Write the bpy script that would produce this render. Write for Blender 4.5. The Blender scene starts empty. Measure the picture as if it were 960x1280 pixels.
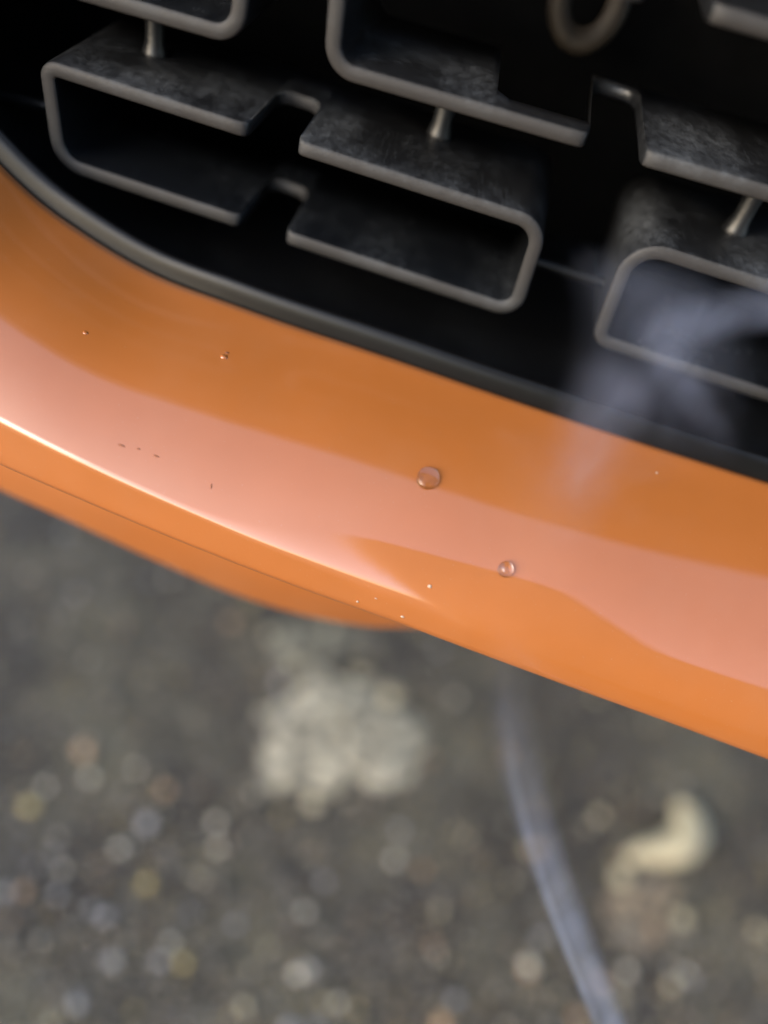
import bpy, bmesh, math, random
import numpy as np
from mathutils import Vector, Matrix, noise as mnoise
from mathutils.bvhtree import BVHTree

random.seed(7)
scene = bpy.context.scene
C = scene.collection

# ---------------------------------------------------------------- camera
H = 0.52                      # camera height above the ground
FPX = 981.0                   # focal length in pixels of the 960x1280 photograph
def nrm(v): v = np.array(v, float); return v / np.linalg.norm(v)
D_IN = nrm((170, -1026, 981))                # into the car, in camera axes (right, down, forward)
D_DN = np.array((-287, 890, 981), float)     # straight down
D_DN = nrm(D_DN - D_IN * D_DN.dot(D_IN))
D_RT = np.cross(D_DN, D_IN)
def cam2w(v): v = np.array(v, float); return Vector((v.dot(D_RT), v.dot(D_IN), -v.dot(D_DN)))
cr, cd, cf = cam2w((1, 0, 0)), cam2w((0, 1, 0)), cam2w((0, 0, 1))
camd = bpy.data.cameras.new('camera')
cam = bpy.data.objects.new('camera', camd); C.objects.link(cam)
M = Matrix((cr, -cd, -cf)).transposed().to_4x4(); M.translation = (0, 0, H)
cam.matrix_world = M
camd.sensor_fit = 'HORIZONTAL'; camd.sensor_width = 36; camd.lens = 36 * FPX / 960
camd.clip_start = 0.01; camd.clip_end = 400
camd.dof.use_dof = True; camd.dof.focus_distance = 0.1685; camd.dof.aperture_fstop = 3.7
scene.camera = cam

# ---------------------------------------------------------------- sky, sun, exposure
SUN_EL, SUN_AZ = 26, 230      # azimuth clockwise from +Y
w = bpy.data.worlds.new('World'); scene.world = w; w.use_nodes = True
nt = w.node_tree
sky = nt.nodes.new('ShaderNodeTexSky'); sky.sky_type = 'NISHITA'; sky.sun_disc = False
sky.sun_elevation = math.radians(SUN_EL); sky.sun_rotation = math.radians(SUN_AZ)
sky.air_density = 1.0; sky.dust_density = 2.0; sky.ozone_density = 1.0
bg = nt.nodes['Background']; bg.inputs[1].default_value = 0.145
nt.links.new(sky.outputs[0], bg.inputs[0])
sd = bpy.data.lights.new('sun', 'SUN'); sd.energy = 0.5; sd.angle = math.radians(46); sd.color = (1, .97, .92)
sun = bpy.data.objects.new('sun', sd); C.objects.link(sun)
az, el = math.radians(SUN_AZ), math.radians(SUN_EL)
sdir = Vector((math.sin(az) * math.cos(el), math.cos(az) * math.cos(el), math.sin(el)))
sun.rotation_euler = sdir.to_track_quat('Z', 'Y').to_euler()
scene.view_settings.view_transform = 'Standard'; scene.view_settings.look = 'None'
scene.view_settings.exposure = 2.13; scene.view_settings.gamma = 1

# ---------------------------------------------------------------- helpers
def ray(px, py):
    return cam2w(((px - 480) / FPX, (py - 640) / FPX, 1.0))
def at(px, py, y0, f):
    """world point on the pixel's ray where Y = y0 + f(X)"""
    r = ray(px, py); s = y0 / r.y
    for _ in range(30): s = (y0 + f(s * r.x)) / r.y
    return Vector((s * r.x, s * r.y, H + s * r.z))
def tag(o, label=None, cat=None, group=None, kind=None):
    for k, v in (('label', label), ('category', cat), ('group', group), ('kind', kind)):
        if v: o[k] = v
    return o
def obj(name, verts, faces, mat, parent=None, smooth=True):
    me = bpy.data.meshes.new(name); me.from_pydata([tuple(v) for v in verts], [], faces); me.validate()
    bm = bmesh.new(); bm.from_mesh(me); bmesh.ops.recalc_face_normals(bm, faces=bm.faces); bm.to_mesh(me); bm.free()
    if smooth: me.shade_smooth()
    me.materials.append(mat)
    o = bpy.data.objects.new(name, me); C.objects.link(o); o.parent = parent
    return o
def grid(rows, closed=False, wrap=False):
    """rows: list of equal length point lists -> verts, faces"""
    n = len(rows[0]); V = [p for r in rows for p in r]; F = []
    for i in range(len(rows) - (0 if wrap else 1)):
        a, b = i * n, ((i + 1) % len(rows)) * n
        for j in range(n - (0 if closed else 1)):
            k = (j + 1) % n
            F.append((a + j, a + k, b + k, b + j))
    return V, F
def tube(path, rad, n=10, caps=True):
    rows = []
    for i, p in enumerate(path):
        t = (path[min(i + 1, len(path) - 1)] - path[max(i - 1, 0)]).normalized()
        a = t.orthogonal().normalized() if i == 0 else (a - t * a.dot(t)).normalized()
        b = t.cross(a); r = rad[i] if hasattr(rad, '__len__') else rad
        rows.append([p + (a * math.cos(2 * math.pi * k / n) + b * math.sin(2 * math.pi * k / n)) * r for k in range(n)])
    V, F = grid(rows, closed=True)
    if caps: F.append(tuple(range(n))); F.append(tuple(range(len(V) - n, len(V))))
    return V, F

class N:
    """small node-tree writer"""
    def __init__(s, name):
        s.m = bpy.data.materials.new(name); s.m.use_nodes = True; s.t = s.m.node_tree
        s.t.nodes.clear(); s.out = s.t.nodes.new('ShaderNodeOutputMaterial')
    def add(s, kind, ins=(), **kw):
        n = s.t.nodes.new(kind)
        for k, v in kw.items(): setattr(n, k, v)
        for k, v in dict(ins).items():
            if hasattr(v, 'is_output'): s.t.links.new(v, n.inputs[k])
            else: n.inputs[k].default_value = v
        return n
    def math(s, op, a, b=0.0, c=0.0, clamp=False):
        return s.add('ShaderNodeMath', {0: a, 1: b, 2: c}, operation=op, use_clamp=clamp).outputs[0]
    def ramp(s, fac, *stops):
        n = s.add('ShaderNodeValToRGB', {0: fac}); e = n.color_ramp.elements
        while len(e) < len(stops): e.new(0.5)
        for el_, (p, c) in zip(e, stops):
            el_.position = p; el_.color = (*(c if hasattr(c, '__len__') else (c,) * 3), 1)
        return n.outputs[0]
    def noise(s, scale, detail=4, rough=.55, vec=None, dist=0.0):
        n = s.add('ShaderNodeTexNoise', {'Scale': scale, 'Detail': detail, 'Roughness': rough, 'Distortion': dist})
        s.t.links.new(vec if vec else s.pos(), n.inputs['Vector']); return n.outputs[0]
    def pos(s): return s.add('ShaderNodeNewGeometry').outputs['Position']
    def mix(s, f, a, b):
        n = s.add('ShaderNodeMix', data_type='RGBA')
        for i, v in ((0, f), (6, a), (7, b)):
            if hasattr(v, 'is_output'): s.t.links.new(v, n.inputs[i])
            else: n.inputs[i].default_value = (*v, 1) if i and len(v) == 3 else v
        return n.outputs[2]
    def bsdf(s, **kw):
        b = s.add('ShaderNodeBsdfPrincipled', {k.replace('_', ' '): v for k, v in kw.items()})
        s.t.links.new(b.outputs[0], s.out.inputs[0]); return s.m
    def bump(s, h, strength=.2, dist=.001):
        return s.add('ShaderNodeBump', {'Height': h, 'Strength': strength, 'Distance': dist}).outputs[0]

# ---------------------------------------------------------------- materials
def m_paint():
    n = N('orange_paint')
    g = n.noise(2.2e3, 2)
    col = n.mix(n.ramp(n.noise(60, 3), (.3, 0), (.7, 1)), (.258, .081, .016), (.274, .087, .0185))
    bmp = n.bump(n.noise(90, 2), .012, .002)
    spk = n.ramp(n.noise(2600, 1, .4), (.74, 0), (.80, 1))
    film = n.math('MULTIPLY', n.ramp(n.noise(35, 5, .6), (.45, 0), (.75, 1)), .05)
    col = n.mix(n.math('ADD', n.math('MULTIPLY', spk, .30), film, clamp=True), col, (.30, .23, .17))
    crg = n.math('MULTIPLY_ADD', film, .9, .012)
    return n.bsdf(Base_Color=col, Roughness=.42, Specular_IOR_Level=.25, Coat_Weight=1.0, Coat_Roughness=crg, Coat_IOR=1.76,
                  Coat_Normal=bmp)
def m_plastic(name='black_plastic', dust=1.0, rough=.42, base=.016, tint=(.95, 1, 1.12), spec=.5, grain=.25):
    n = N(name)
    p = n.pos()
    st = n.add('ShaderNodeMapping', {'Vector': p, 'Scale': (1, .6, 1)}).outputs[0]
    a = n.noise(48, 9, .68, st)
    b = n.noise(1100, 4, .7, st)
    c = n.noise(420, 6, .8, st, .3)
    d = n.math('MULTIPLY', n.ramp(a, (.44, .05), (.66, 1)), n.ramp(c, (.35, .15), (.72, 1)))
    d = n.math('ADD', d, n.math('MULTIPLY', n.ramp(b, (.60, 0), (.78, 1)), .30))
    for rot, sc in ((.6, 260), (-.4, 340), (1.5, 300)):                     # fine scratches
        mp = n.add('ShaderNodeMapping', {'Vector': p, 'Rotation': (0, 0, rot), 'Scale': (1, .06, .4)}).outputs[0]
        d = n.math('ADD', d, n.math('MULTIPLY', n.ramp(n.noise(sc * 4, 2, .5, mp, .2), (.66, 0), (.74, 1)), .11))
    geo = n.add('ShaderNodeNewGeometry').outputs['Normal']
    up = n.add('ShaderNodeSeparateXYZ', {0: geo}).outputs[2]
    upf = n.math('MULTIPLY_ADD', up, .6, .4, clamp=True)
    d = n.math('MULTIPLY', n.math('MULTIPLY', d, upf), dust, clamp=True)
    col = n.mix(d, (base * tint[0], base * tint[1], base * tint[2]), (.080, .087, .094))
    r = n.math('MULTIPLY_ADD', d, .4, rough, clamp=True)
    bm_ = n.bump(n.noise(1500, 3, .6), grain, .0003)
    return n.bsdf(Base_Color=col, Roughness=r, Normal=bm_, Specular_IOR_Level=spec)
def m_flat(name, col, rough=.6, metallic=0.0, scale=120, var=.5, spec=.4):
    n = N(name)
    k = n.ramp(n.noise(scale, 6, .65), (.3, 1 - var), (.75, 1.0))
    c = n.add('ShaderNodeMix', data_type='RGBA', blend_type='MULTIPLY')
    c.inputs[0].default_value = 1; c.inputs[6].default_value = (*col, 1); n.t.links.new(k, c.inputs[7])
    return n.bsdf(Base_Color=c.outputs[2], Roughness=rough, Specular_IOR_Level=spec, Metallic=metallic, Normal=n.bump(k, .3, .001))
def m_water():
    n = N('water')
    return n.bsdf(Base_Color=(1, 1, 1, 1), Roughness=0.0, IOR=1.33, Transmission_Weight=1.0)
def m_ground():
    n = N('worn_ground')
    a = n.noise(11, 7, .6); b = n.noise(170, 6, .75); c = n.noise(7, 5, .55, n.add('ShaderNodeMapping', {'Vector': n.pos(), 'Location': (3.3, 1.7, 0)}).outputs[0])
    col = n.mix(n.ramp(b, (.36, 0), (.66, 1)), (.008, .0062, .0043), (.060, .050, .036))
    col = n.mix(n.ramp(a, (.44, 0), (.58, .8)), col, (.086, .078, .052))
    col = n.mix(n.ramp(c, (.40, .92), (.57, 0)), col, (.012, .0092, .0066))
    return n.bsdf(Base_Color=col, Roughness=.75, Normal=n.bump(b, 1.0, .005))
PAINT = m_paint()
PLASTIC = m_plastic('dusty_black_plastic', .75, .36, .005)
EDGE = m_plastic('pale_front_plastic', .9, .55, .024, (1.05, 1, .97), .2)  # paler plastic for the front faces of the loops
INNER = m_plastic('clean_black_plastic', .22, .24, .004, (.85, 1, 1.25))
TRIM = m_plastic('black_trim_plastic', .06, .30, .004, (1, 1, 1), .20, .05)
LINER = m_plastic('recess_plastic', .08, .32, .003)
DARK = m_flat('near_black', (.002, .002, .002), .9, spec=.02)
RUST = m_flat('dull_tan_metal', (.035, .026, .017), .6, .3)
WATER = m_water(); GROUND = m_ground()

# ---------------------------------------------------------------- car front shape
def fb(X): return -.115 * X + (.55 * X * X if X < 0 else .12 * X * X)     # bumper plan line
def fg(X): return -.085 * X                                              # grille plan line
Y_A, Y_R, Y_G, Y_GR = .152, .1029, .1014, .171
class Rail:
    def __init__(s, pts, y0, f):
        P = sorted((at(x, y, y0, f) for x, y in pts), key=lambda p: p.x)
        s.x = np.array([p.x for p in P]); s.y0, s.f = y0, f; z = np.array([p.z for p in P])
        h = np.diff(s.x); dlt = np.diff(z) / h                              # monotone-ish cubic (smooth tangents)
        m = np.concatenate([[dlt[0]], (dlt[:-1] * h[1:] + dlt[1:] * h[:-1]) / (h[:-1] + h[1:]), [dlt[-1]]])
        s.z, s.m = z, m
    def __call__(s, X):
        x, z, m = s.x, s.z, s.m
        if X <= x[0]: Z = z[0] + m[0] * (X - x[0])
        elif X >= x[-1]: Z = z[-1] + m[-1] * (X - x[-1])
        else:
            i = np.searchsorted(x, X) - 1; h = x[i + 1] - x[i]; t = (X - x[i]) / h
            Z = (2*t**3-3*t*t+1)*z[i] + (t**3-2*t*t+t)*h*m[i] + (-2*t**3+3*t*t)*z[i+1] + (t**3-t*t)*h*m[i+1]
        return Vector((X, s.y0 + s.f(X), Z))
RA = Rail([(-160, -40), (-110, 55), (-55, 142), (0, 205), (50, 252), (100, 288), (180, 336), (300, 383), (480, 444), (640, 499),
           (800, 552), (960, 603), (1200, 680), (1500, 780)], Y_A, fb)
RR = Rail([(-160, 440), (0, 527), (100, 577), (200, 623), (300, 665), (400, 702), (480, 730), (600, 772), (720, 815), (850, 865),
           (960, 907), (1200, 1000), (1500, 1110)], Y_R, fb)
RG = Rail([(-160, 505), (0, 582), (100, 625), (200, 667), (300, 707), (400, 745), (500, 781), (600, 819), (730, 867), (850, 910),
           (960, 951), (1200, 1040), (1500, 1150)], Y_G, fb)
XS = [-.135 + i * .0035 for i in range(115)]
car = bpy.data.objects.new('parked_car', None); C.objects.link(car)
car.location = (0, .2, 0)
tag(car, 'glossy orange car front with dusty black slotted lower grille', 'car')
def part(name, V, F, mat, parent=car, **k):
    o = obj(name, V, F, mat, None, **k)
    o.parent = parent
    if parent is car: o.matrix_parent_inverse = Matrix.Translation((0, -.2, 0))
    return o

# bumper skin: opening edge -> shelf -> rounded ridge -> short face -> tucked under
def catmull(P, sub):
    out = []
    for i in range(len(P) - 1):
        p0, p1, p2, p3 = P[max(i-1, 0)], P[i], P[i+1], P[min(i+2, len(P)-1)]
        for k in range(sub):
            t = k / sub
            out.append(.5 * ((2*p1) + (p2-p0)*t + (2*p0-5*p1+4*p2-p3)*t*t + (3*p1-p0-3*p2+p3)*t**3))
    out.append(P[-1]); return out
def smooth01(t): t = min(1, max(0, t)); return t * t * (3 - 2 * t)
def bez(a, b, c, n): return [a * (1 - t) ** 2 + b * 2 * t * (1 - t) + c * t * t for t in [k / n for k in range(n + 1)]]
def sect(X):
    A, R, G = RA(X), RR(X), RG(X)
    d = R - A; hgt = d.length
    soft = smooth01((X + .03) / .085)                 # the ridge is crisp on the left and soft on the right
    nn = Vector((0, d.z, -d.y)).normalized()
    if nn.z < 0: nn = -nn
    def shelf(t): return A + d * t + nn * (hgt * .080 * 4 * (t ** 1.25) * (1 - t ** 1.25))
    def fillet(p0, corner, p1, n=9): return bez(p0, corner, p1, n)
    e = G - R
    tc = 1 - (.020 + .325 * soft)
    kf = .12 + .58 * soft
    pts = [A + Vector((0, .006, -.006)), A + Vector((0, .0022, -.0026)), A + Vector((0, .0006, -.0008)), A + Vector((0, .0001, -.0002))]
    ns = 26
    pts += [shelf(tc * k / ns) for k in range(1, ns)]
    p0 = shelf(tc); tg = (shelf(tc) - shelf(tc - .02)).normalized()
    f0 = R + e * kf
    # corner where the shelf tangent meets the face line (in the Y-Z plane)
    ed = e.normalized(); den = tg.y * ed.z - tg.z * ed.y; w_ = R - p0
    s_ = (w_.y * ed.z - w_.z * ed.y) / den
    pts += fillet(p0, p0 + tg * s_, f0, 14)
    fe = G - e * (.12 + .06 * soft)
    pts += [f0.lerp(fe, k / 6) for k in range(1, 6)]
    pts += fillet(fe, G + e.normalized() * .0016, G + Vector((0, .0045, -.0026)), 6)
    pts += [G + Vector((0, .016, -.0034)), G + Vector((0, .040, -.004))]
    return pts
V, F = grid([sect(X) for X in XS])
bumper = part('front_bumper', V, F, PAINT)
# lower lip, set back under the bumper
fl = lambda X: fb(X) + .10 * max(0, X + .11)
RL = Rail([(-160, 520), (0, 607), (100, 652), (200, 698), (300, 740), (400, 769), (460, 779), (540, 781), (700, 776), (960, 770), (1300, 780)], .126, fl)
def sect_l(X):
    L = RL(X); G = RG(X)
    top = Vector((X, G.y + .040, G.z - .0035))
    return catmull([top, top.lerp(L, .35) + Vector((0, -.002, 0)), top.lerp(L, .7) + Vector((0, -.003, 0)), L, L + Vector((0, .003, -.002)), L + Vector((0, .03, -.001))], 3)
V, F = grid([sect_l(X) for X in XS]); part('bumper_lip', V, F, PAINT)

# black trim bead and recess liner following the opening edge
prof = [(.0010, -.0060), (.0005, -.0014), (.0004, .0003), (.0010, .0030), (.0016, .0042), (.0024, .0048), (.0033, .0046), (.0040, .0034), (.0048, .0005), (.0060, -.0030), (.0068, -.0042)]
prof2 = [(.0064, -.0036), (.010, -.0060), (.018, -.0075), (.050, -.0065), (.120, -.004)]
def sweep(prof, sub):
    rows = []
    for X in XS:
        A = RA(X); t = RA(X + .001) - RA(X - .001); n_ = Vector((-t.z, 0, t.x)).normalized()
        P = [A + Vector((0, y, 0)) + n_ * z for y, z in prof]
        rows.append(catmull(P, sub))
    return grid(rows)
V, F = sweep(prof, 3); part('grille_trim', V, F, TRIM)
V, F = sweep(prof2, 2); liner = part('lower_grille', V, F, LINER)
zc = H
bp = [Vector((-.25, .262, H - .15)), Vector((.45, .225, H - .15)), Vector((.45, .225, zc + .2)), Vector((-.25, .262, zc + .2))]
V = bp + [p + Vector((0, .01, 0)) for p in bp]
part('dark_void_panel', V, [(0, 1, 2, 3), (4, 5, 6, 7), (0, 1, 5, 4), (1, 2, 6, 5), (2, 3, 7, 6), (3, 0, 4, 7)], DARK, smooth=False)  # near-black sheet: the shade of the deep recess is put into its colour

# ---------------------------------------------------------------- grille loops
def round_quad(q, rad, step=.002):
    """corner points q (TL, TR, BR, BL) in local (u, v); returns closed path of (point, outward normal, tag)"""
    out = []
    for i in range(4):
        p0, p, p1 = q[i - 1], q[i], q[(i + 1) % 4]
        a, b = (p0 - p).normalized(), (p1 - p).normalized()
        ang = a.angle(b); r = rad[i]; tl = r / math.tan(ang / 2)
        c = p + (a + b).normalized() * (r / math.sin(ang / 2))
        s, e = p + a * tl, p + b * tl
        v0, v1 = s - c, e - c; tot = v0.angle(v1)
        k = 9
        for j in range(k):
            f = j / (k - 1)
            v = (v0 * math.sin((1 - f) * tot) + v1 * math.sin(f * tot)) / math.sin(tot)
            out.append((c + v, v.normalized(), 'c%d' % i))
    return out
def make_loop(tl, tr, br, bl, rads, notch=None, depth=.040, thick=.0035, ndepth=.024, cut=None):
    """tl..bl world points of the outer outline on the grille front; notch = (X0, X1) span cut in top and bottom walls"""
    o = tl; ex = (tr - tl).normalized(); ex.z = 0; ex.normalize(); ez = Vector((0, 0, 1)); ey = ez.cross(ex) 
    loc = lambda p: Vector(((p - o).dot(ex), (p - o).dot(ez)))
    q = [loc(p) for p in (tl, tr, br, bl)]
    path = round_quad(q, rads)
    full = []
    n = len(path)
    ncut = None
    if notch: ncut = sorted(((notch[0] - o.x) / ex.x, (notch[1] - o.x) / ex.x))
    for i in range(n):
        p, nn, tg = path[i]; full.append((p, nn, 0.0, depth))
        p2, nn2, tg2 = path[(i + 1) % n]
        if tg != tg2 and ncut and tg in ('c0', 'c2'):      # straight top / bottom side: insert the notch
            L = abs(p2.x - p.x); rr = .0016
            us = [(ncut[0] - .004, 0), (ncut[0] - rr, 0), (ncut[0] - .0005, .0007), (ncut[0], .0022), (ncut[0] + .0002, ndepth - .004), (ncut[0] + .0011, ndepth - .0016), (ncut[0] + .003, ndepth),
                  (ncut[1] - .003, ndepth), (ncut[1] - .0011, ndepth - .0016), (ncut[1] - .0002, ndepth - .004), (ncut[1], .0022), (ncut[1] + .0005, .0007), (ncut[1] + rr, 0), (ncut[1] + .004, 0)]
            us = [(u, fo, depth) for u, fo in us]
            if cut and tg == 'c2':
                c0 = (cut - o.x) / ex.x
                us = [(u, fo, .0065 if u <= ncut[0] else depth) for u, fo, _ in us]
                us = [(c0 - .003, 0, depth), (c0 - .001, 0, depth), (c0, 0, depth * .7), (c0 + .0012, 0, .010), (c0 + .004, 0, .0065)] + us
            if p2.x < p.x: us = us[::-1]
            for u, fo, dp in us:
                f = (u - p.x) / (p2.x - p.x); full.append((p.lerp(p2, f), nn, fo, dp))
    rows = []
    b = .0007
    for p, nn, fo, dp in full:
        pr = [(0, dp), (0, fo + (dp - fo) * .5), (0, fo + 2.2 * b), (-.25 * b, fo + .7 * b), (-b, fo), (-thick + b, fo), (-thick + .25 * b, fo + .7 * b), (-thick, fo + 2.2 * b), (-thick, fo + (dp - fo) * .5), (-thick, dp)]
        row = []
        for h_, d_ in pr:
            h2 = h_ - .0007 * (d_ / depth) * (1 if h_ == 0 else -1) * .5      # slight mould draft
            c = p + nn * h2
            row.append(o + ex * c.x + ez * c.y + ey * d_)
        rows.append(row)
    return grid(rows, closed=True, wrap=True)
gp = lambda x, y: at(x, y, Y_GR, fg)
L1 = (gp(45, 70), gp(690, 277), gp(648, 402), gp(66, 210))
nx1 = (gp(309, 162).x, gp(371, 180).x)
loops = [make_loop(*L1, (.0042, .0075, .0060, .0075), nx1)]
W = (L1[1] - L1[0])
def from_left(tl, bl, top_slope=None):
    return tl, tl + W, bl + (L1[2] - L1[3]), bl
a, d = gp(787, 294), gp(736, 430)
L2 = (a, a + W, d + (L1[2] - L1[3]), d)
mid2 = (L2[0].x + L2[1].x) / 2
loops.append(make_loop(*L2, (.0085, .0075, .006, .0050), (mid2 - .005, mid2 + .006)))
bl3 = gp(402, 94); up = Vector((0, 0, .030))
sl = (gp(960, 257) - gp(480, 118)); sl *= W.x / sl.x
L3 = (bl3 + up + Vector((-.002, 0, 0)), bl3 + up + sl + Vector((.002, 0, 0)), bl3 + sl, bl3)
loops.append(make_loop(*L3, (.006, .006, .006, .0068), (gp(736, 172).x, gp(803, 200).x), ndepth=.0372, cut=gp(612, 122).x))
br4 = gp(302, 62)
L4 = (br4 + up - sl + Vector((-.002, 0, 0)), br4 + up + Vector((.002, 0, 0)), br4, br4 - sl)
loops.append(make_loop(*L4, (.006, .006, .0068, .006), (br4.x - sl.x / 2 - .006, br4.x - sl.x / 2 + .005)))
for V, F in loops:
    lo = part('grille_loop', V, F, PLASTIC, liner); lo.data.materials.append(EDGE); lo.data.materials.append(INNER)
    for p_ in lo.data.polygons:
        vi = [v % 10 for v in p_.vertices]
        if all(3 <= v <= 6 for v in vi) and p_.normal.y < -.5 and (lo.name != 'grille_loop.002' or p_.center.y - Y_GR - fg(p_.center.x) < .006): p_.material_index = 1
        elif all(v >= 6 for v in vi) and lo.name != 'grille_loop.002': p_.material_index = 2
# vertical pins between the rows
def pin(base, h, r):
    pts = [base + Vector((0, 0, h * t)) for t in (-.1, .05, .2, .6, .95, 1.1)]
    V, F = tube(pts, [r * 1.5, r * 1.25, r, r, r, r * 1.2], 14)
    part('grille_pin', V, F, PLASTIC, liner)
def at_z(px, py, z):
    r = ray(px, py); s = (z - H) / r.z; return Vector((s * r.x, s * r.y, z))
def line_z(P, X): return P[0].z + (P[1].z - P[0].z) * (X - P[0].x) / (P[1].x - P[0].x)
for (px, py, P, top) in ((194, 66, L1, L4), (549, 168, L1, L3), (918, 288, L2, L3)):
    b = at_z(px, py, P[0].z)
    for _ in range(4): b = at_z(px, py, line_z(P, b.x))
    pin(b, line_z((top[3], top[2]), b.x) - b.z, .0023)
# horizontal bars between loops and to the side of the opening
def bar(p, q, r, name='grille_bar'):
    V, F = tube([p.lerp(q, t) for t in (0, .05, .5, .95, 1)], r, 12); part(name, V, F, TRIM, liner)
bar(at(655, 322, Y_GR + .012, fg), at(765, 357, Y_GR + .012, fg), .0014)
bar(at(-60, 103, Y_GR + .014, fg), at(62, 134, Y_GR + .014, fg), .0014)

# tow eye far back in the recess
c = at(738, -4, .228, lambda X: 0)
ring = [c + Vector((math.cos(t) * .0072, .002 * math.sin(t), math.sin(t) * .0092)) for t in [2 * math.pi * i / 28 for i in range(28)]]
rows = []
for i, p in enumerate(ring):
    o_ = (p - c).normalized(); y_ = Vector((0, 1, 0))
    rows.append([p + (o_ * math.cos(k * math.pi / 5) * .0032 + y_ * math.sin(k * math.pi / 5) * .0032) for k in range(10)])
V, F = grid(rows, closed=True, wrap=True); part('tow_eye', V, F, RUST)
V, F = tube([c + Vector((0, .0, .008)), c + Vector((0, .01, .02)), c + Vector((0, .02, .035))], .004, 10); part('tow_eye_shank', V, F, RUST)

# upper nose of the car, above the frame: it shades the grille and shows in the shelf's reflection
NOSE_Y, NOSE_Z = .142, H + .10
rows = []
for i in range(60):
    X = -.32 + i * .024
    f = fb(max(-.4, min(X, .1))) * .8 + (.9 * (X + .12) ** 2 if X < -.12 else 0)
    pr = [(.110, -.020), (.03, -.012), (.008, -.006), (0, .006), (-.004, .05), (.004, .13), (.03, .21), (.09, .27), (.25, .315), (.6, .36), (1.1, .40)]
    rows.append(catmull([Vector((X, NOSE_Y + f + y, NOSE_Z + z)) for y, z in pr], 3))
V, F = grid(rows); part('upper_nose', V, F, TRIM)
# floor of the engine bay behind the bumper
V = [Vector((x, y, z)) for z in (H - .158, H - .145) for x, y in ((-.25, .215), (1.1, .215), (1.1, 1.3), (-.25, 1.3))]
part('underbody', V, [(0, 1, 2, 3), (4, 5, 6, 7), (0, 1, 5, 4), (1, 2, 6, 5), (2, 3, 7, 6), (3, 0, 4, 7)], DARK, smooth=False)

# ---------------------------------------------------------------- water drops and specks on the paint
me = bumper.data
bvh = BVHTree.FromPolygons([v.co.copy() for v in me.vertices], [tuple(p.vertices) for p in me.polygons])
def hit(px, py):
    p, n_, _, _ = bvh.ray_cast(Vector((0, 0, H)), ray(px, py).normalized())
    if n_ and n_.dot(ray(px, py)) > 0: n_ = -n_
    return p, n_
def drop(px, py, r, h, label):
    p, n_ = hit(px, py)
    a = n_.orthogonal().normalized(); b = n_.cross(a); rows = []
    for i in range(13):
        t = i / 12 * math.pi / 2
        rows.append([a * math.cos(k * math.pi / 16) * math.cos(t) * r * (1 + .05 * math.sin(k * math.pi / 8 + 1)) + b * math.sin(k * math.pi / 16) * math.cos(t) * r + n_ * (math.sin(t) * h) for k in range(32)] if i < 12 else [n_ * h] * 32)
    kk = random.Random(int(px)); wv = [(kk.uniform(-1, 1), kk.uniform(-1, 1), kk.random() * 6) for _ in range(4)]
    rows = [[v * (1 + .018 * sum(math.sin((v.dot(a) * c1 + v.dot(b) * c2) / r * 3 + c3) for c1, c2, c3 in wv)) for v in rw] for rw in rows]
    rows.insert(0, [v * 1.0 - n_ * .0004 for v in rows[0]])
    V, F = grid(rows[:-1], closed=True); V.append(n_ * h); k0 = len(V) - 33
    F += [(k0 + q, k0 + (q + 1) % 32, len(V) - 1) for q in range(32)]
    for q, f_ in enumerate(F):                                            # outward normals
        fn = (V[f_[1]] - V[f_[0]]).cross(V[f_[2]] - V[f_[0]])
        if fn.dot(sum((V[x] for x in f_), Vector()) + n_ * 1e-4) < 0: F[q] = f_[::-1]
    me_ = bpy.data.meshes.new('water_drop'); me_.from_pydata([tuple(v) for v in V], [], F); me_.shade_smooth(); me_.materials.append(WATER)
    o = bpy.data.objects.new('water_drop', me_); C.objects.link(o); o.location = p
    tag(o, label, 'water drop', 'water drops on the bumper')
drop(535, 598, .00255, .0014, 'larger round clear water drop on the flat orange bumper shelf')
drop(632, 712, .0017, .0016, 'small bright water drop where the pale reflection on the bumper ends')

CHIP_P = m_flat('pale_speck', (.42, .30, .22), .5, scale=900); CHIP_D = m_flat('dark_chip', (.22, .07, .025), .6, scale=900)
def chip(px, py, a_, b_, h_, rz, mat):
    p, n_ = hit(px, py); u = Vector((math.cos(rz), 0, math.sin(rz))); u = (u - n_ * u.dot(n_)).normalized(); v = n_.cross(u)
    bm = bmesh.new(); bmesh.ops.create_icosphere(bm, subdivisions=2, radius=1); kk = random.Random(int(px + py))
    V = [p + (u * (q.co.x * a_) + v * (q.co.y * b_) + n_ * (q.co.z * h_)) * kk.uniform(.8, 1.15) for q in bm.verts]; F = [tuple(q.index for q in f_.verts) for f_ in bm.faces]; bm.free()
    part('paint_speck', V, F, mat, bumper)
for c_ in ((280, 446, .0009, .0007, .0003, 0, PAINT), (107, 416, .0006, .0005, .00015, 0, PAINT), (284, 441, .0005, .0003, .0001, .4, CHIP_D), (152, 557, .0009, .00022, .0001, -.2, CHIP_D),
           (173, 561, .0005, .00018, .0001, -.2, CHIP_D), (195, 570, .0008, .0002, .0001, -.25, CHIP_D), (264, 608, .0002, .0006, .0001, .2, CHIP_D), (537, 733, .0005, .0004, .0002, 0, CHIP_P),
           (503, 771, .0004, .0003, .0002, 0, CHIP_P), (447, 752, .00035, .0003, .0002, 0, CHIP_P), (470, 748, .0003, .0002, .0002, 0, CHIP_P), (821, 591, .0003, .00025, .0002, 0, CHIP_P), (923, 484, .0003, .0002, .0001, 0, CHIP_D)):
    if hit(c_[0], c_[1])[0]: chip(*c_)

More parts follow.
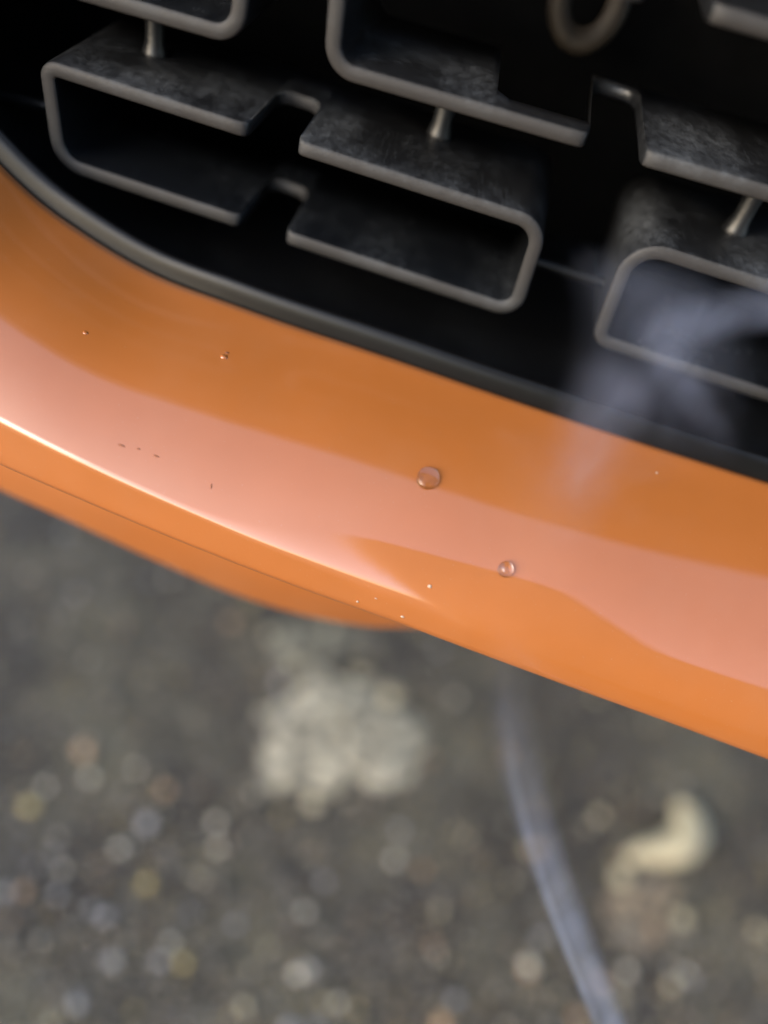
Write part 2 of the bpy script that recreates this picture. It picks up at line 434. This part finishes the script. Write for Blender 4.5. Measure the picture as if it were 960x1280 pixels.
# ---------------------------------------------------------------- ground
def bank(x, y):
    """open ground in front of the car that rises into a low bank some metres away"""
    r = math.hypot(x, y)
    if y > 0: return 0.0
    return 0.0
verts, faces = [], []
radii = [0, .15, .3, .45, .6, .8, 1.1, 1.6, 2.4, 3.6, 5, 6.5, 8, 10, 13, 18, 26, 40, 70, 120, 200]
for r in radii[1:]:
    for k in range(96):
        t = 2 * math.pi * k / 96; verts.append(Vector((r * math.sin(t), r * math.cos(t), bank(r * math.sin(t), r * math.cos(t)))))
verts.append(Vector((0, 0, 0))); faces = []
for i in range(len(radii) - 2):
    for k in range(96):
        a, b = i * 96 + k, i * 96 + (k + 1) % 96
        faces.append((a, b, b + 96, a + 96))
for k in range(96): faces.append((len(verts) - 1, k, (k + 1) % 96))
ground = obj('ground', verts, faces, GROUND); tag(ground, kind='structure')
STANDIN_MAT = m_flat('standin_surface', (.26, .22, .17), .85, 0, 14, .35)
standin = bpy.data.objects.new('reflection_standin', None); C.objects.link(standin); standin.location = (.55, -.95, 0)  # added out of view: stands in for an unknown thing mirrored in the paint
tag(standin, 'unseen tall block and low slab, added for the dark reflection in the orange bumper', 'standin')
def slab(name, x0, x1, y0, y1, z1, rnd_, rake=0.0):
    bm = bmesh.new(); bmesh.ops.create_cube(bm, size=1)
    for v in bm.verts: v.co = Vector((x0 + (v.co.x + .5) * (x1 - x0), y0 + (v.co.y + .5) * (y1 - y0), (v.co.z + .5) * z1))
    for v in bm.verts:
        if v.co.x < (x0 + x1) / 2 and v.co.z < .1: v.co.x += rake
    bmesh.ops.bevel(bm, geom=[e_ for e_ in bm.edges], offset=rnd_, segments=6, profile=.5, affect='EDGES')
    me = bpy.data.meshes.new(name); bm.to_mesh(me); bm.free(); me.shade_smooth(); me.materials.append(STANDIN_MAT)
    o = bpy.data.objects.new(name, me); C.objects.link(o); o.parent = standin; o.matrix_parent_inverse = Matrix.Translation(-standin.location)
slab('standin_block', -.10, .62, -1.25, -.80, 2.05, .12, .22)  # size and rake shape the outline of the added reflection
slab('standin_slab', .58, 2.2, -1.12, -.92, 1.15, .05)
def gpt(px, py): return at_z(px, py, 0.0)
def stone_mesh(name, mat, seed, n=2):
    bm = bmesh.new(); bmesh.ops.create_icosphere(bm, subdivisions=n, radius=1)
    rnd = random.Random(seed); ks = [(Vector((rnd.gauss(0, 1), rnd.gauss(0, 1), rnd.gauss(0, 1))) * 1.6, rnd.random() * 6) for _ in range(5)]
    for v in bm.verts:
        d = 1 + .11 * sum(math.sin(k.dot(v.co) + p) for k, p in ks)
        v.co = v.co * d
    me = bpy.data.meshes.new(name); bm.to_mesh(me); bm.free(); me.materials.append(mat); me.shade_smooth(); return me
def m_stone(name, col, var=.4): return m_flat(name, col, .38, 0, 300, var, .6)
ST = [m_stone('pale_stone', (.46, .41, .28)), m_stone('white_stone', (.62, .58, .48)), m_stone('grey_stone', (.13, .12, .10)),
      m_stone('tan_stone', (.40, .26, .15)), m_stone('ochre_stone', (.50, .40, .15)), m_stone('dark_stone', (.045, .040, .034)), m_stone('bluish_stone', (.30, .30, .32))]
PEB = [[stone_mesh('pebble', m, 10 * i + j, 1) for j in range(3)] for i, m in enumerate(ST)]
def stone(name, me, px, py, size, flat=.6, rz=None, parent=None, sx=1.0):
    o = bpy.data.objects.new(name, me); C.objects.link(o)
    p = gpt(px, py); o.location = (p.x, p.y, size * flat * .45)
    o.scale = (size * sx, size, size * flat); o.rotation_euler = (0, 0, random.random() * 6 if rz is None else rz)
    if parent: o.parent = parent
    return o
rnd = random.Random(3)
# pebbles set in the ground: pieces of the ground
count = 0
tries = 0
while count < 295:
    tries += 1
    px, py = rnd.uniform(-40, 1000), rnd.uniform(590, 1320)
    ylow = 595 + .37 * px
    if py < ylow - 20: continue
    dens = .35 + .65 * min(1, max(0, (py - 900) / 300))
    if rnd.random() > dens: continue
    k = rnd.choices(range(7), (6, 5, 16, 4, 3, 10, 7))[0]
    size = rnd.uniform(.0014, .0036) * (1.5 if rnd.random() < .12 else 1)
    stone('pebble', rnd.choice(PEB[k]), px, py, size, rnd.uniform(.5, .8), rnd.random() * 6, ground)
    count += 1
# fine grit, one mass
V, F = [], []
tri = [(0, 1, 2), (0, 2, 3), (0, 3, 1), (1, 3, 2)]
mats = []
for i in range(16000):
    px, py = rnd.uniform(-120, 1080), rnd.uniform(520, 1400)
    p = gpt(px, py); s = rnd.uniform(.0006, .0019); b0 = len(V)
    a = rnd.random() * 6
    for j in range(3): V.append(p + Vector((math.cos(a + j * 2.1) * s, math.sin(a + j * 2.1) * s, -.0002)))
    V.append(p + Vector((rnd.uniform(-.4, .4) * s, rnd.uniform(-.4, .4) * s, s * rnd.uniform(.5, 1.1))))
    mats.append(rnd.choices(range(7), (5, 3, 14, 4, 3, 14, 8))[0])
    F.append((b0, b0 + 1, b0 + 3)); F.append((b0 + 1, b0 + 2, b0 + 3)); F.append((b0 + 2, b0, b0 + 3))
me = bpy.data.meshes.new('grit'); me.from_pydata(V, [], F)
for m in ST: me.materials.append(m)
me.polygons.foreach_set('material_index', [m for m in mats for _ in range(3)])
grit = bpy.data.objects.new('grit', me); C.objects.link(grit); tag(grit, 'fine loose grit scattered over the dark ground', 'grit', kind='stuff')
# loose stones lying on the ground
BIG = [stone_mesh('loose_stone', ST[0], 50 + i, 3) for i in range(4)] + [stone_mesh('loose_stone', ST[3], 70, 3), stone_mesh('loose_stone', ST[1], 71, 3), stone_mesh('loose_stone', ST[2], 72, 3)]
def loose(i, px, py, size, label, flat=.55, rz=0, sx=1, group=None):
    o = stone('loose_stone', BIG[i], px, py, size, flat, rz, None, sx); tag(o, label, 'stone', group); return o
def crescent(label, pts, rads, flat):
    P = catmull([gpt(x, y) for x, y in pts], 5); R = np.interp(np.linspace(0, 1, len(P)), np.linspace(0, 1, len(rads)), rads)
    V, F = tube(P, list(R), 14); o_ = sum(P, Vector()) / len(P); k = random.Random(5)
    V = [Vector((v.x - o_.x + k.gauss(0, .0005), v.y - o_.y + k.gauss(0, .0005), max(0, v.z + .004) * flat + k.gauss(0, .0004))) for v in V]
    o = obj('loose_stone', V, F, ST[0]); o.location = o_; tag(o, label, 'stone')
crescent('pale cream crescent shaped loose stone lying beside tan rubble', [(782, 1078), (805, 1066), (832, 1066), (858, 1048), (856, 1022), (842, 1006)], [.002, .0065, .009, .0125, .0125, .008, .002], .9)
def crust(name, label, cx, cy, rx, ry, h, mat, seed):
    k = random.Random(seed); c0 = gpt(cx, cy); ph = [k.random() * 6 for _ in range(8)]
    ux = gpt(cx + rx, cy) - c0; uy = gpt(cx, cy + ry) - c0; V, F = [], []
    n, m = 56, 14
    for i in range(m + 1):
        for j in range(n):
            t = 2 * math.pi * j / n
            rr = 1 + .16 * math.sin(2 * t + ph[0]) + .14 * math.sin(3 * t + ph[1]) + .09 * math.sin(7 * t + ph[2]) + .06 * math.sin(13 * t + ph[3])
            f = i / m; p = ux * (math.cos(t) * rr * f) + uy * (math.sin(t) * rr * f)
            z = h * (1 - f ** 3) * (.55 + .7 * mnoise.noise(Vector((p.x * 110 + ph[4], p.y * 110, seed))) + .35 * mnoise.noise(Vector((p.x * 320, p.y * 320 + ph[5], seed)))) + k.uniform(-.12, .12) * h
            V.append(Vector((p.x, p.y, max(z, .0008) if i < m else -.001)))
    for i in range(m):
        for j in range(n): F.append((i * n + j, i * n + (j + 1) % n, (i + 1) * n + (j + 1) % n, (i + 1) * n + j))
    o = obj(name, V, F, mat); o.location = c0; tag(o, label, 'crust')
def m_crust(name, c1, c2):
    n = N(name); col = n.mix(n.ramp(n.noise(95, 6, .7), (.40, 0), (.60, 1)), c2, c1)
    return n.bsdf(Base_Color=col, Roughness=.7, Normal=n.bump(n.noise(220, 4), .8, .003))
crust('mortar_crust', 'whitish lumpy mortar crust on the ground out beyond the bumper edge', 425, 918, 88, 90, .007, m_crust('pale_crust', (.42, .39, .30), (.085, .077, .058)), 4)
crust('mortar_crust', 'thin greyish crust on the ground just under the orange lip', 392, 803, 55, 32, .004, m_crust('grey_crust', (.15, .145, .11), (.06, .055, .045)), 9)
crust('mortar_crust', 'thin tan crust on the ground below the cream crescent stone', 803, 1135, 40, 55, .004, m_crust('tan_crust', (.24, .19, .13), (.06, .05, .038)), 12)
LOOK = ('cream', 'buff', 'pale', 'chalky', 'tan', 'white', 'grey')
def patch(n, spots, cx, cy, rx, ry, s0, s1, label, group):
    k = 0
    while k < n:
        dx, dy = rnd.uniform(-1, 1), rnd.uniform(-1, 1)
        if dx * dx + dy * dy > 1: continue
        q_ = rnd.choice(spots); sz = rnd.uniform(s0, s1)
        loose(q_, cx + dx * rx, cy + dy * ry, sz, ('small ' if sz < (s0 + s1) / 2 else 'larger ') + LOOK[q_] + label, rnd.uniform(.2, .4), rnd.random() * 6, rnd.uniform(.8, 1.6), group); k += 1
patch(30, (0, 1, 2, 3, 6, 6), 425, 915, 115, 105, .0025, .0058, ' rubble fragment in the whitish patch out beyond the bumper edge', 'whitish rubble patch')
patch(7, (2, 6, 6, 3), 395, 800, 80, 40, .004, .007, ' rubble fragment just under the orange bumper lip', 'greyish rubble under the lip')
patch(7, (4, 4, 6, 3), 805, 1135, 55, 55, .004, .0075, ' rubble fragment scattered below the cream stones', 'tan rubble below the cream stones')

# ---------------------------------------------------------------- smoke
def smoke(name, pts, rads, dens, aspect=1.0, fade=(.15, .25), col=(.58, .66, .88)):
    """pts: world points, rising; density falls off smoothly from the strand's axis"""
    P = np.array([tuple(p) for p in pts]); z = P[:, 2]; z0, z1 = z.min(), z.max()
    t = (z - z0) / (z1 - z0)
    dg = min(4, len(pts) - 1)
    cx, cy, rr = np.polyfit(t, P[:, 0], dg), np.polyfit(t, P[:, 1], min(2, dg)), np.polyfit(t, rads, min(2, dg))
    rows = []
    for i in range(25):
        u = i / 24; R = max(.001, np.polyval(rr, u)); x, y = np.polyval(cx, u), np.polyval(cy, u)
        rows.append([Vector((x + math.cos(k * math.pi / 8) * R, y + math.sin(k * math.pi / 8) * R * aspect, z0 + u * (z1 - z0))) for k in range(16)])
    V, F = grid(rows, closed=True); F.append(tuple(range(16))); F.append(tuple(range(len(V) - 16, len(V))))
    n = N(name + '_volume'); pos = n.pos()
    sp = n.add('ShaderNodeSeparateXYZ', {0: pos}).outputs
    tt = n.math('DIVIDE', n.math('SUBTRACT', sp[2], z0), z1 - z0)
    def poly(c):
        v = float(c[0])
        for k in c[1:]: v = n.math('MULTIPLY_ADD', v, tt, float(k)) if not isinstance(v, float) else n.math('MULTIPLY_ADD', tt, v, float(k))
        return v
    R = n.math('MAXIMUM', poly(rr), .001)
    dx = n.math('DIVIDE', n.math('SUBTRACT', sp[0], poly(cx)), R)
    dy = n.math('DIVIDE', n.math('SUBTRACT', sp[1], poly(cy)), n.math('MULTIPLY', R, aspect))
    q = n.math('SUBTRACT', 1.0, n.math('ADD', n.math('MULTIPLY', dx, dx), n.math('MULTIPLY', dy, dy)), clamp=True)
    q = n.math('MULTIPLY', q, q)
    e0 = n.add('ShaderNodeMapRange', {0: tt, 1: 0.0, 2: fade[0]}, interpolation_type='SMOOTHSTEP').outputs[0]
    e1 = n.add('ShaderNodeMapRange', {0: tt, 1: 1.0, 2: 1 - fade[1]}, interpolation_type='SMOOTHSTEP').outputs[0]
    st = n.add('ShaderNodeMapping', {'Vector': pos, 'Scale': (1, 1, .25)}).outputs[0]
    nz = n.ramp(n.noise(130, 2, .5, st, .5), (.30, .45), (.70, 1))
    q = n.math('MULTIPLY', n.math('MULTIPLY', q, n.math('MULTIPLY', e0, e1)), n.math('MULTIPLY', nz, dens))
    v = n.add('ShaderNodeVolumePrincipled', {'Color': (*col, 1), 'Density': q, 'Anisotropy': .2})
    n.t.links.new(v.outputs[0], n.out.inputs['Volume'])
    n.m.cycles.volume_step_rate = .12
    return V, F, n.m
def sp_(px, py, Y): return at(px, py, Y, lambda X: 0)
plume = bpy.data.objects.new('smoke_plume', None); C.objects.link(plume)
tag(plume, 'thin bluish grey smoke drifting up past the bumper to the grille', 'smoke')
foot = gpt(900, 1500); plume.location = (foot.x, foot.y, 0)
def strand(*a, **k):
    V, F, m = smoke(*a, **k); o = obj('smoke_strand', V, F, m); o.parent = plume
    o.matrix_parent_inverse = Matrix.Translation(-plume.location)
strand('rising', [foot, sp_(770, 1290, .055), sp_(722, 1180, .062), sp_(685, 1080, .068), sp_(660, 990, .074), sp_(642, 905, .08), sp_(632, 830, .084), sp_(640, 760, .086)],
       [.0068, .0067, .0066, .0064, .0062, .0060, .007, .010], 36, fade=(.05, .22))
strand('filament', [foot + Vector((.003, 0, 0)), sp_(752, 1290, .052), sp_(704, 1180, .059), sp_(668, 1080, .065), sp_(647, 990, .071), sp_(631, 905, .077), sp_(626, 840, .081), sp_(632, 780, .083)],
       [.0024, .0024, .0022, .0022, .0021, .002, .0024, .004], 70, fade=(.05, .2))
strand('veil', [sp_(820, 640, .105), sp_(800, 560, .125), sp_(800, 490, .14), sp_(830, 410, .15), sp_(880, 340, .155)], [.020, .024, .024, .024, .022], 24, .5, fade=(.3, .3))
strand('streak', [sp_(930, 690, .10), sp_(885, 600, .12), sp_(850, 520, .14), sp_(850, 450, .15), sp_(905, 390, .155), sp_(935, 330, .158)], [.006, .0075, .007, .0085, .012, .013], 65, .8, fade=(.42, .25))
strand('curl', [sp_(700, 700, .10), sp_(725, 610, .115), sp_(745, 530, .13), sp_(800, 450, .14)], [.008, .010, .012, .012], 42, .8, fade=(.25, .3))

# ---------------------------------------------------------------- render settings
scene.render.engine = 'CYCLES'
scene.cycles.volume_bounces = 1; scene.cycles.transparent_max_bounces = 16
